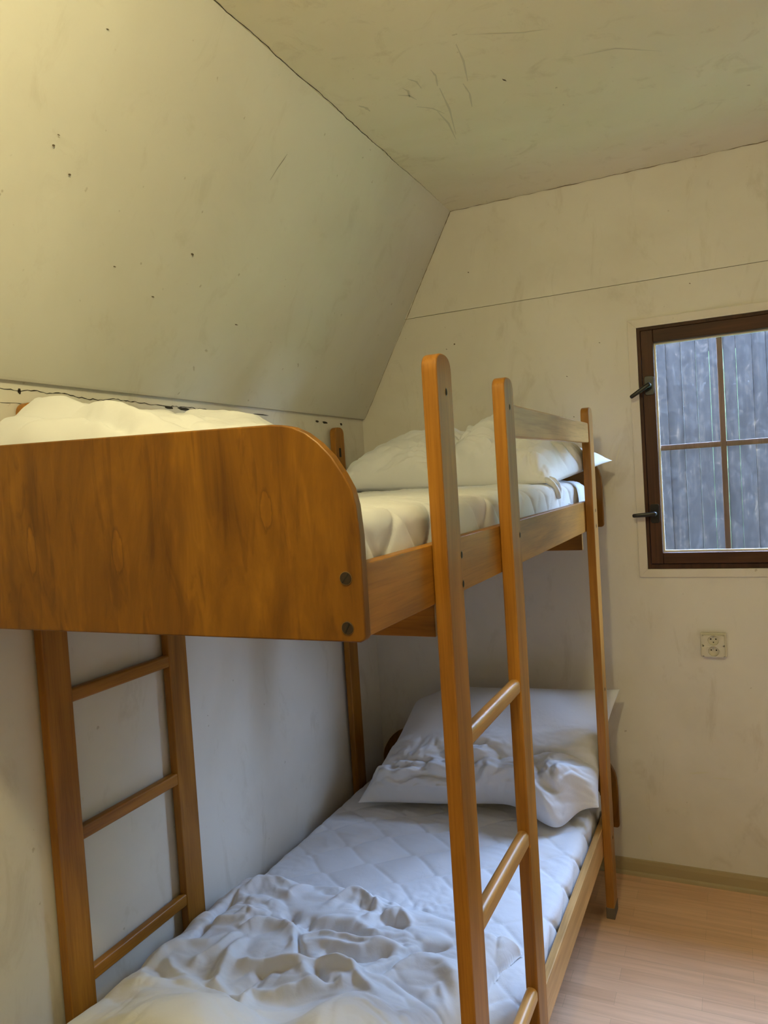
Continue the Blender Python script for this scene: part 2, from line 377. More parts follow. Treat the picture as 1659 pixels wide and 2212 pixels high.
for (y, z, ly_, lz) in ((1.90, ZK - .036, .022, .010), (1.975, ZK - .036, .032, .010), (2.30, ZK - .040, .028, .016), (2.42, ZK - .030, .045, .004), (2.85, ZK - .036, .012, .010), (2.92, ZK - .037, .022, .009), (1.345, ZK - .03, .0035, .016), (3.07, ZK - .038, .010, .010)):
    k = 9; ps = []
    for q in range(k):
        a = 2 * math.pi * q / k; rr = r2.uniform(.7, 1.15); ps.append((y + math.cos(a) * ly_ * rr * 1.15, z + math.sin(a) * lz * rr * .6))
    prism(bm, ps, 'x', XL - .002, XL + 0.0008)
obj('paint_chip', bm, CRACK, wl)
# joint between gable and slope
bm = bmesh.new()
def on_g(a, b, n=60, amp=.0008, w=.0016, mat=None):
    w_ = wob(n, amp, r2)
    return [(a[0] + (b[0] - a[0]) * i / (n - 1) + w_[i], D - .0022, a[1] + (b[1] - a[1]) * i / (n - 1) - .001) for i in range(n)]
ribbon(bm, on_g((XC + .002, ZC), (XK + .003, ZK)), lambda t: .0030 * (1.0 if t < .5 else .55) * r2.uniform(.5, 1.3), Vector((0, -1, 0)), Vector((.86, 0, -.5)))
ribbon(bm, [(XC + 2.1 * i / 79, D - .0022, ZC - .003 + .0012 * math.sin(i * 1.7)) for i in range(80)], lambda t: .0022 * r2.uniform(.2, 1.5), Vector((0, -1, 0)), Vector((0, 0, 1)))
obj('joint_crack', bm, simple('brown_joint', (0.16, 0.12, 0.075), .9), wb)

# small scuffs, pencil marks and specks on the painted boards (dark or faint, width, polyline)
MARKS = {
    'slope': [(1, 0.0022, [[-1.206, 2.045, 2.794], [-1.216, 2.037, 2.776], [-1.23, 2.024, 2.751], [-1.252, 2.008, 2.712]]), (1, 0.006, [[-1.339, 1.25, 2.556], [-1.338, 1.257, 2.556]]), (1, 0.006, [[-1.36, 1.31, 2.517], [-1.36, 1.318, 2.518]]), (1, 0.006, [[-1.393, 1.778, 2.457], [-1.393, 1.791, 2.457]]), (1, 0.003, [[-1.326, 1.255, 2.578], [-1.326, 1.262, 2.578]]), (1, 0.003, [[-1.206, 1.302, 2.795], [-1.205, 1.31, 2.796]]), (1, 0.004, [[-1.472, 2.082, 2.315], [-1.472, 2.098, 2.315]]), (1, 0.004, [[-1.466, 1.681, 2.327], [-1.466, 1.693, 2.327]]), (1, 0.004, [[-1.442, 1.517, 2.369], [-1.442, 1.526, 2.369]]), (0, 0.003, [[-1.409, 1.893, 2.43], [-1.424, 1.892, 2.401], [-1.43, 1.89, 2.39]])],
    'ceil': [(0, 0.012, [[-1.034, 2.223, 2.971], [-1.02, 2.246, 2.971], [-1.018, 2.275, 2.971]]), (0, 0.004, [[-0.611, 2.034, 2.971], [-0.548, 2.067, 2.971], [-0.469, 2.109, 2.971], [-0.403, 2.129, 2.971]]), (0, 0.004, [[-0.367, 2.307, 2.971], [-0.252, 2.328, 2.971], [-0.133, 2.416, 2.971]]), (1, 0.006, [[-0.586, 2.313, 2.971], [-0.578, 2.333, 2.971]]), (0, 0.007, [[-0.757, 2.148, 2.971], [-0.756, 2.189, 2.971], [-0.772, 2.245, 2.971]]), (0, 0.007, [[-0.836, 2.158, 2.971], [-0.819, 2.187, 2.971], [-0.82, 2.231, 2.971]]), (0, 0.007, [[-0.899, 2.23, 2.971], [-0.87, 2.252, 2.971], [-0.859, 2.288, 2.971]]), (0, 0.007, [[-0.771, 2.261, 2.971], [-0.79, 2.405, 2.971], [-0.832, 2.587, 2.971]]), (0, 0.007, [[-0.699, 2.274, 2.971], [-0.7, 2.341, 2.971], [-0.72, 2.428, 2.971]]), (0, 0.007, [[-0.876, 2.329, 2.971], [-0.836, 2.367, 2.971], [-0.814, 2.422, 2.971]]), (0, 0.007, [[-0.87, 2.2, 2.971], [-0.862, 2.224, 2.971], [-0.873, 2.263, 2.971]]), (0, 0.007, [[-0.648, 2.064, 2.971], [-0.657, 2.155, 2.971], [-0.682, 2.269, 2.971]]), (0, 0.007, [[-0.829, 2.395, 2.971], [-0.826, 2.494, 2.971], [-0.844, 2.621, 2.971]])],
    'back': [(1, 0.009, [[-1.128, 3.295, 2.373], [-1.121, 3.295, 2.37]]), (1, 0.004, [[-1.167, 3.295, 2.355], [-1.161, 3.295, 2.352]]), (1, 0.005, [[-1.042, 3.295, 2.684], [-1.035, 3.295, 2.681]]), (1, 0.004, [[-0.484, 3.295, 2.292], [-0.478, 3.295, 2.29]]), (1, 0.004, [[-0.627, 3.295, 2.167], [-0.621, 3.295, 2.164]]), (1, 0.005, [[-0.121, 3.295, 2.48], [-0.116, 3.295, 2.477]]), (1, 0.004, [[-0.652, 3.295, 1.804], [-0.646, 3.295, 1.802]]), (1, 0.004, [[-0.606, 3.295, 1.991], [-0.601, 3.295, 1.989]]), (0, 0.003, [[-0.751, 3.295, 2.783], [-0.752, 3.295, 2.72]]), (0, 0.003, [[-0.636, 3.295, 2.856], [-0.601, 3.295, 2.862]]), (0, 0.003, [[-0.863, 3.295, 2.811], [-0.845, 3.295, 2.828]]), (0, 0.003, [[-1.064, 3.295, 0.878], [-1.055, 3.295, 0.885], [-1.051, 3.295, 0.877], [-1.059, 3.295, 0.863], [-1.064, 3.295, 0.85]]), (0, 0.003, [[-1.038, 3.295, 0.88], [-1.02, 3.295, 0.885], [-1.014, 3.295, 0.872], [-1.024, 3.295, 0.854], [-1.039, 3.295, 0.858], [-1.04, 3.295, 0.877]]), (0, 0.008, [[-0.456, 3.295, 0.447], [-0.437, 3.295, 0.449]]), (0, 0.008, [[-0.438, 3.295, 0.416], [-0.429, 3.295, 0.415]]), (0, 0.008, [[-0.207, 3.295, 0.469], [-0.135, 3.295, 0.481]]), (0, 0.008, [[-0.119, 3.295, 0.46], [-0.041, 3.295, 0.46]]), (0, 0.008, [[-0.385, 3.295, 0.188], [-0.369, 3.295, 0.129]]), (0, 0.008, [[-0.44, 3.295, 1.78], [-0.418, 3.295, 1.856]])],
    'left': [(0, 0.006, [[-1.62, 1.439, 0.965], [-1.62, 1.441, 0.954]]), (1, 0.004, [[-1.62, 1.978, 1.02], [-1.62, 1.98, 1.018]]), (0, 0.004, [[-1.62, 2.015, 0.648], [-1.62, 2.024, 0.635]])],
}
SCUFF = simple('dark_speck', (0.13, 0.10, 0.06), .9); FAINT = simple('faint_scuff', (0.66, 0.62, 0.50), .9)
ns = Vector((ZC - ZK, 0, -(XC - XK))).normalized()
for key, nrm, par in (('slope', ns, sl), ('ceil', Vector((0, 0, -1)), cl), ('back', Vector((0, -1, 0)), wb), ('left', Vector((1, 0, 0)), wl)):
    for dark, w, pts in MARKS[key]:
        P_ = [Vector(q) for q in pts]; d = (P_[-1] - P_[0]).normalized(); side = nrm.cross(d).normalized(); Q = []
        for a, b in zip(P_[:-1], P_[1:]):
            for k in range(4): Q.append(a.lerp(b, k / 4))
        Q.append(P_[-1]); n = len(Q) - 1; bm = bmesh.new()
        if key == 'back': Q = [q + nrm * .0016 for q in Q]
        ribbon(bm, Q, lambda t: w * (0.25 + 0.75 * math.sin(math.pi * min(max(t, .05), .95))) * r2.uniform(.6, 1.1), nrm, side)
        obj('scuff_mark', bm, SCUFF if dark else FAINT, par)

# ------------------------------------------------------------------ window
win = struct(bpy.data.objects.new('window_1', None)); C.objects.link(win)
# fixed frame lining the opening (dark), painted flat trim around it
def frame(bm, x0, x1, z0, z1, w, y0, y1, wb_=None):
    wb_ = w if wb_ is None else wb_
    box(bm, x0, x0 + w, y0, y1, z0, z1); box(bm, x1 - w, x1, y0, y1, z0, z1)
    box(bm, x0 + w, x1 - w, y0, y1, z0, z0 + wb_); box(bm, x0 + w, x1 - w, y0, y1, z1 - w, z1)
bm = bmesh.new(); frame(bm, WX0 + .0005, WX1 - .0005, WZ0 + .0005, WZ1 - .0005, .013, D - .002, D + T + .02, .020)
obj('window_frame', bm, WD, win, bevel=.001)
bm = bmesh.new(); tw = .034
for pts in ([(WX0 - tw, WZ0 - tw), (WX0, WZ0), (WX0, WZ1), (WX0 - tw, WZ1 + tw)], [(WX1 + tw, WZ0 - tw), (WX1, WZ0), (WX1, WZ1), (WX1 + tw, WZ1 + tw)],
            [(WX0 - tw, WZ0 - tw), (WX0, WZ0), (WX1, WZ0), (WX1 + tw, WZ0 - tw)], [(WX0 - tw, WZ1 + tw), (WX0, WZ1), (WX1, WZ1), (WX1 + tw, WZ1 + tw)]):
    q = [(a + (b_ := 0), c_) for a, c_ in pts]; prism(bm, q, 'y', D - .008, D - .0003)
struct(obj('trim_1', bm, PL_TRIM, bevel=.0008))
MZ = 1.829; GZ0, GZ1 = 1.396, 2.262; sz0, sz1 = WZ0 + .023, WZ1 - .016
mm = wood('muntin_wood', 'z', (0.16, 0.085, 0.06), (0.26, 0.15, 0.11), rough=.5, coat=.1)
def casement(sx0, sx1, GX0, GX1):
    bm = bmesh.new(); box(bm, sx0, GX0, D - .014, D + .04, sz0, sz1); box(bm, GX1, sx1, D - .014, D + .04, sz0, sz1)
    sash = obj('sash', bm, WD, win, bevel=.003)
    bm = bmesh.new(); box(bm, GX0, GX1, D - .014, D + .04, sz0, GZ0); box(bm, GX0, GX1, D - .014, D + .04, GZ1, sz1)
    obj('sash_rail', bm, WDX, sash, bevel=.003)
    bm = bmesh.new(); frame(bm, GX0, GX1, GZ0, GZ1, .008, D + .012, D + .020)
    obj('glazing_bead', bm, PUTTY, sash, bevel=.001)
    obj('glass', bx(GX0, GX1, D + .021, D + .024, GZ0, GZ1), GLASS, sash)
    MX = (GX0 + GX1) / 2 - .001
    bm = bmesh.new(); box(bm, MX - .011, MX + .011, D + .025, D + .045, GZ0, GZ1)
    box(bm, GX0, MX - .011, D + .025, D + .043, MZ - .011, MZ + .011); box(bm, MX + .011, GX1, D + .025, D + .043, MZ - .011, MZ + .011)
    obj('muntin', bm, mm, sash, bevel=.002)
    return sash
sash = casement(WX0 + .016, .2873, -0.268, 0.226)
casement(.2913, WX1 - .016, .3526, .847)
def handle(x, z, ang):
    bm = bmesh.new(); prism(bm, [(x - .018, z - .033), (x - .012, z - .039), (x + .012, z - .039), (x + .018, z - .033), (x + .018, z + .033), (x + .012, z + .039), (x - .012, z + .039), (x - .018, z + .033)], 'y', D - .019, D - .0142)
    pt = obj('handle_plate', bm, BLACK, sash, bevel=.0012)
    bm = bmesh.new(); y = D - .050; dx, dz = -math.cos(ang), -math.sin(ang)
    tube(bm, [(x, D - .0190, z), (x, D - .030, z), (x, y, z)], [.0095, .0085, .0085], 14)
    a0 = Vector((x - dx * .008, y, z - dz * .008)); d = Vector((dx, 0, dz)); s = Vector((-dz, 0, dx)); secs = []
    for t, hw, hy in ((0, .007, .006), (.006, .0095, .0085), (.03, .0095, .008), (.07, .0085, .0065), (.088, .0080, .006), (.093, .005, .004)):
        c_ = a0 + d * t + Vector((0, -.004 * t / .09, 0)); ring = []
        for k in range(12):
            a = 2 * math.pi * k / 12; ca, sa = math.cos(a), math.sin(a)
            ring.append(bm.verts.new(c_ + s * hw * math.copysign(abs(ca) ** .6, ca) + Vector((0, 1, 0)) * hy * math.copysign(abs(sa) ** .6, sa)))
        secs.append(ring)
    for r0, r1 in zip(secs[:-1], secs[1:]):
        for k in range(12): bm.faces.new((r0[k], r0[(k + 1) % 12], r1[(k + 1) % 12], r1[k]))
    bm.faces.new(secs[0]); bm.faces.new(secs[-1][::-1])
    obj('window_handle', bm, BLACK, sash, smooth=True)
handle(-0.290, 2.088, math.radians(32)); handle(-0.292, 1.560, math.radians(3))

# double wall socket
soc = thing('wall_socket', 'cream double wall socket below the window', 'socket', (-0.0925, D, 1.0145))
bm = bmesh.new(); box(bm, -.049, .049, -.014, -.0002, -.047, .051); obj('back_box', bm, CREAM, soc, bevel=.003)
def plate_with_holes(bm, w, h, y0, y1, holes, n=32):
    # front face as a polygon strip around each circular hole: split the plate in cells, one per hole
    zs = sorted([-h, h]); mids = [h] + [(holes[i][1] + holes[i + 1][1]) / 2 for i in range(len(holes) - 1)] + [-h]
    for i, (cx, cz, r) in enumerate(holes):
        t, b = mids[i], mids[i + 1]; ring = []; outer = []
        for k in range(n):
            a = 2 * math.pi * k / n; ca, sa = math.cos(a), math.sin(a)
            ring.append((cx + r * ca, cz + r * sa))
            hx = (w - cx) if ca > 0 else (w + cx); hz = (t - cz) if sa > 0 else (cz - b)
            s = min(hx / max(abs(ca), 1e-6), hz / max(abs(sa), 1e-6)); outer.append((cx + s * ca, cz + s * sa))
        vr = [bm.verts.new((q[0], y0, q[1])) for q in ring]; vo = [bm.verts.new((q[0], y0, q[1])) for q in outer]; vb = [bm.verts.new((q[0] , y1, q[1])) for q in ring]
        for k in range(n):
            k2 = (k + 1) % n; bm.faces.new((vr[k], vr[k2], vo[k2], vo[k])); bm.faces.new((vr[k], vb[k], vb[k2], vr[k2]))
        bm.faces.new(vb)
bm = bmesh.new(); HS = [(0, .0235, .0205), (0, -.0215, .0205)]
plate_with_holes(bm, .041, .044, -.028, -.0165, HS)
for (x0, x1, z0, z1) in ((-.041, -.0405, -.044, .044), (.0405, .041, -.044, .044), (-.041, .041, .0435, .044), (-.041, .041, -.044, -.0435)): box(bm, x0, x1, -.0279, -.0141, z0, z1)
obj('face_plate', bm, CREAM, soc)
for cx, cz, r in HS:
    for dx in (-.0095, .0095):
        bm = bmesh.new(); disc(bm, (cx + dx, -.0167, cz + .003), 'y', .0028, -.0006, 14); obj('pin_hole', bm, DARKHOLE, soc)
    bm = bmesh.new(); tube(bm, [(cx, -.0165, cz + .011), (cx, -.029, cz + .011)], .0022, 10); obj('earth_pin', bm, STEEL, soc, smooth=True)
bm = bmesh.new(); disc(bm, (0, -.0167, HS[0][1] - .010), 'y', .0024, -.0006, 14); obj('screw_hole', bm, DARKHOLE, soc)

# ------------------------------------------------------------------ outside the window
lawn = struct(obj('lawn', bx(-40, 70, D + T + .2, 70, -.5, -.35), GRASS)); lawn.name = 'lawn'
fen = thing('board_fence', 'dark weathered vertical board wall outside the window', 'fence', (-.8, 4.32, -.35))
bm = bmesh.new(); x = -1.6; fr = random.Random(5)
while x < 1.12:
    w = fr.uniform(.056, .078); dy = fr.uniform(-.004, .006); box(bm, x, x + w - fr.choice((.0003, .0005, .0008, .0012)), dy, dy + .022, 0, 2.90 + fr.uniform(-.01, .01)); x += w
obj('board', bm, BOARD, fen, bevel=.002)
for z in (.5, 1.5, 2.7): obj('cross_rail', bx(-1.6, 1.17, .045, .085, z, z + .09), BOARD, fen)

# unseen overhang and dark cladding, added to darken the board wall
bm = bmesh.new(); box(bm, XC - .2, XCR + .2, YF - .3, D + T + .36, ZC + .121, ZC + .20)
prism(bm, [(XC - .06, ZC + .125), (XC - .2, ZC + .2), (XK - .55, 1.70), (XK - .42, 1.70)], 'y', D + T, D + T + .36)
prism(bm, [(XCR + .06, ZC + .125), (XCR + .2, ZC + .2), (XR + .54, 1.70), (XR + .41, 1.70)], 'y', D + T, D + T + .36)
struct(obj('shading_roof', bm, BOARD)); struct(obj('gable_cladding', (lambda b_: (box(b_, XL - .5, WX0, D + T + .001, D + T + .02, -.35, ZC + .12), box(b_, WX1, XR + .5, D + T + .001, D + T + .02, -.35, ZC + .12), box(b_, WX0, WX1, D + T + .001, D + T + .02, -.35, WZ0), box(b_, WX0, WX1, D + T + .001, D + T + .02, WZ1, ZC + .12)) and b_)(bmesh.new()), BOARD))
def bush(loc, r, seed):
    bm = bmesh.new(); bmesh.ops.create_icosphere(bm, subdivisions=4, radius=1); q = random.Random(seed)
    for v in bm.verts: v.co = Vector((v.co.x * r[0], v.co.y * r[1], v.co.z * r[2])) * q.uniform(.85, 1.1)
    o = obj('bush', bm, LEAF); o.location = loc; return o
tag(bush((1.6, 5.8, 1.3), (1.2, .6, 2.1), 1), 'unseen green shrub, made tall to block low sky, beyond the right end of the board wall', 'shrub', 'shrubs outside the window')  # unseen; greens the rail's reflection and is enlarged to block low sky
tag(bush((4.2, 7.3, 1.8), (2.1, .7, 2.8), 2), 'larger unseen green shrub added to block low sky, second from the board wall', 'shrub', 'shrubs outside the window')  # unseen, added to cover the low sky on the right
tag(bush((7.6, 6.0, 1.5), (1.7, .8, 2.5), 3), 'broad unseen green shrub added to block low sky, third from the board wall', 'shrub', 'shrubs outside the window')  # also out of view, added to hide low sky
tag(bush((11.2, 5.6, 1.5), (2.0, .9, 2.6), 6), 'distant unseen green shrub added to close a sky gap, last in the row to the right', 'shrub', 'shrubs outside the window')  # added out of view to stop sky streaks on the slope
tag(bush((5.2, 4.3, 1.3), (1.3, .8, 2.4), 5), 'dense unseen green shrub added as sky cover, close to the cabin wall on the far right', 'shrub', 'shrubs outside the window')  # added out of view as cover against stray sky light
tag(bush((-1.0, 7.6, 1.2), (2.0, .7, 1.9), 4), 'low dark green shrub standing behind the board wall', 'shrub', 'shrubs outside the window')

# ------------------------------------------------------------------ bunk bed
XB, YB, YAW = -0.5202, 1.05, -0.0044
bed = thing('bunk_bed', 'honey-coloured wooden bunk bed with ladder posts against the sloping wall', 'bunk bed', (XB, YB, 0), (0, 0, YAW))
TK = .0312; A0, B0, E0, PW = 1.3165, 1.7691, 2.9235, .0822; PT = 1.9974
WB = 1.066          # rail outer to rail outer
ZT, ZB, LT, LB = 1.6368, 1.5215, 0.3552, 0.2446
def lx(x): return x - XB
def ly(y): return y - YB
def post(x0, x1, y0, mat, name, parent=bed, PT=PT):
    n = 14; r = PW / 2; y0 = ly(y0); pts = [(y0, 0.0), (y0 + PW, 0.0)]
    # rounded top: flat crown with generous shoulders
    for k in range(n + 1):
        a = k / n * math.pi; ca, sa = math.cos(a), math.sin(a)
        pts.append((y0 + r + r * math.copysign(abs(ca) ** .75, ca), PT - .036 + .036 * abs(sa) ** .75))
    bm = bmesh.new(); prism(bm, pts, 'x', x0, x1)
    return obj(name, bm, mat, parent, bevel=.0035, seg=3, angle=50)
def rung(x0, x1, y0, y1, z0, z1, parent, rad):
    bm = bmesh.new(); hx, hz = (x1 - x0) / 2, (z1 - z0) / 2; cx, cz = (x0 + x1) / 2, (z0 + z1) / 2; pts = []
    for sx, sz, a0 in ((1, 1, 0), (-1, 1, 90), (-1, -1, 180), (1, -1, 270)):
        for k in range(7):
            a = math.radians(a0 + 15 * k); pts.append((cx + sx * (hx - rad) + rad * math.cos(a), cz + sz * (hz - rad) + rad * math.sin(a)))
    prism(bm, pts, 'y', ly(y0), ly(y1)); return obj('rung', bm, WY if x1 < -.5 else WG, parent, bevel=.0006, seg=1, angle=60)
def nut(x, y, z, parent, sgn=1):
    bm = bmesh.new(); n = 16; v0 = []
    prism(bm, [(ly(y) + .0055 * math.cos(2 * math.pi * k / n), z + .0085 * math.sin(2 * math.pi * k / n)) for k in range(n)], 'x', x - .002 * sgn, x + .0006 * sgn)
    r_ = obj('bolt_hole', bm, BRASS, parent)
    bm = bmesh.new(); prism(bm, [(ly(y) + .0045 * math.cos(2 * math.pi * k / n) - .001, z + .0065 * math.sin(2 * math.pi * k / n)) for k in range(n)], 'x', x, x + .0009 * sgn)
    obj('hole', bm, DARKHOLE, r_)
# right side (room side): posts stand outside the rails
pA = post(0, TK, A0, WZ, 'ladder_post'); pB = post(0, TK, B0, WZ, 'ladder_post'); pE = post(0, TK, E0, WZ, 'corner_post')
rzs = ((1.220, 1.258), (.836, .880), (.443, .482), (.07, .11))
for z0, z1 in rzs: rung(0.000, TK - .002, A0 + PW, B0, z0, z1, bed, .0125)
for (y, z) in ((1.362, 1.925), (1.395, 1.608), (1.395, 1.5505)): nut(TK, y, z, pA)
for (y, z) in ((1.81, 1.925), (1.838, 1.607)): nut(TK, y, z, pB)
for (y, z) in ((2.965, 1.60), (2.965, 1.54), (2.965, .90), (2.965, .31)): nut(TK, y, z, pE)
bm = bmesh.new(); n = 8
for (x, y) in ((TK / 2, ly(E0) + PW / 2),): box(bm, x - TK / 2 - .0008, x + TK / 2 + .0008, y - PW / 2 - .0008, y + PW / 2 + .0008, 0, .045)
obj('worn_foot', bm, LAG, pE, bevel=.002)
# left side (wall side)
xl0, xl1 = -WB - .028, -WB
post(xl0, xl1, A0, WZ, 'ladder_post', PT=2.018); post(xl0, xl1, B0, WZ, 'ladder_post', PT=2.018); pLE = post(xl0, xl1, E0, WZ, 'corner_post', PT=2.018)
for z0, z1 in ((1.236, 1.272), (.868, .905), (.487, .524)): rung(xl0 + .002, xl1 - .002, A0 + PW, B0, z0, z1, bed, .006)
bm = bmesh.new(); box(bm, xl1 - .001, xl1 + .0006, ly(2.950), ly(2.968), 1.885, 1.925); obj('slot', bm, DARKHOLE, pLE)
# rails
RY0, RY1 = 1.031, 3.199; RT = .024
for (x0, x1, g) in ((-RT, -.0003, 1), (-WB + .0003, -WB + RT, 0)):
    for (z0, z1) in ((ZB, ZT), (LB, LT)):
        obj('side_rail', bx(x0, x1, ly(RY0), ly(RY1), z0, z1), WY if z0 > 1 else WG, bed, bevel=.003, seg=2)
# guard rail by the head of the upper bunk
bm = bmesh.new(); gx0, gx1 = .004, .0272
pts = []
for cy, cz, a0 in ((ly(E0) - .0105, 1.927, 0), (ly(B0 + PW) + .001, 1.935, 90), (ly(B0 + PW) + .001, 1.862, 180), (ly(E0) - .0105, 1.870, 270)):
    r = .009
    if a0 in (90, 180): pts.append((cy, cz + (0 if a0 == 90 else -r) + (0 if a0 == 90 else 0))); continue
    for k in range(6):
        a = math.radians(a0 + 18 * k); pts.append((cy + r * math.cos(a), cz + r * math.sin(a)))
prism(bm, pts, 'x', gx0, gx1); obj('guard_rail', bm, WG, bed, bevel=.004, seg=3, angle=50)
# end panels
def end_panel(y0, y1, zoff, front, xr_, xl_, name='end_panel'):
    pts = [(xr_, 1.517), (xr_ + .0005, 1.68)]
    for dx, z in ((-.0030, 1.728), (-.009, 1.754), (-.021, 1.777), (-.040, 1.806), (-.061, 1.828), (-.083, 1.845), (-.106, 1.856), (-.125, 1.8605), (-.145, 1.863)): pts.append((xr_ + dx, z))
    xm = (xr_ + xl_) / 2
    ztl = 1.884 if front else 1.863
    for dx, z in ((.145, 0), (.106, -.007), (.083, -.018), (.061, -.035), (.040, -.057), (.021, -.086), (.009, -.109), (.003, -.135), (0, -.18)): pts.append((xl_ + dx, ztl + z))
    pts.append((xl_, 1.517))
    # soften the two lower corners
    pts = [(xr_ - .010, 1.517), (xr_ - .003, 1.520), (xr_, 1.527)] + pts[1:-1] + [(xl_, 1.527), (xl_ + .003, 1.520), (xl_ + .010, 1.517)]
    bm = bmesh.new(); prism(bm, [(a, z + zoff) for a, z in pts], 'y', ly(y0), ly(y1))
    return obj(name, bm, WP, bed, bevel=.0035, seg=3, angle=25)
xpr, xpl = lx(-.5145), lx(-1.600)
ef = end_panel(1.010, 1.0305, 0, True, xpr, xpl)
end_panel(1.010, 1.0305, -1.278, False, xpr, xpl)
end_panel(3.2, 3.2225, 0, False, lx(-.497), lx(-1.590))
end_panel(3.2, 3.2225, -1.278, False, lx(-.497), lx(-1.590))
def big_bolt(x, y, z, ang, par):
    bm = bmesh.new(); disc(bm, (x, y, z), 'y', .0108, -.0010, 28); b = obj('bolt_ring', bm, BRASS, par)
    bm = bmesh.new(); disc(bm, (x, y - .0008, z), 'y', .0098, -.0012, 28, .0092); obj('bolt', bm, BOLT, b)
    bm = bmesh.new(); c_, s_ = math.cos(ang), math.sin(ang)
    ps = [(x + c_ * a - s_ * w, z + s_ * a + c_ * w) for a, w in ((-.0092, -.0011), (.0092, -.0011), (.0092, .0011), (-.0092, .0011))]
    prism(bm, ps, 'y', y - .0026, y - .0019); obj('slot', bm, DARKHOLE, b)
big_bolt(lx(-.542), ly(1.0100), 1.6168, math.radians(50), ef); big_bolt(lx(-.5445), ly(1.0100), 1.5395, math.radians(62), ef)
# cross planks carrying the mattresses
for (y, z0, z1) in ((1.385, 1.444, 1.528), (2.985, 1.444, 1.528)):
    obj('cross_brace', bx(-WB + .03, -.030, ly(y), ly(y) + .022, z0, z1), WX, bed, bevel=.002)
for zb in (1.530, .262):
    for k in range(12):
        y = 1.10 + k * .178; obj('slat', bx(-WB + RT + .001, -RT - .001, ly(y), ly(y) + .07, zb, zb + .016), WX, bed)

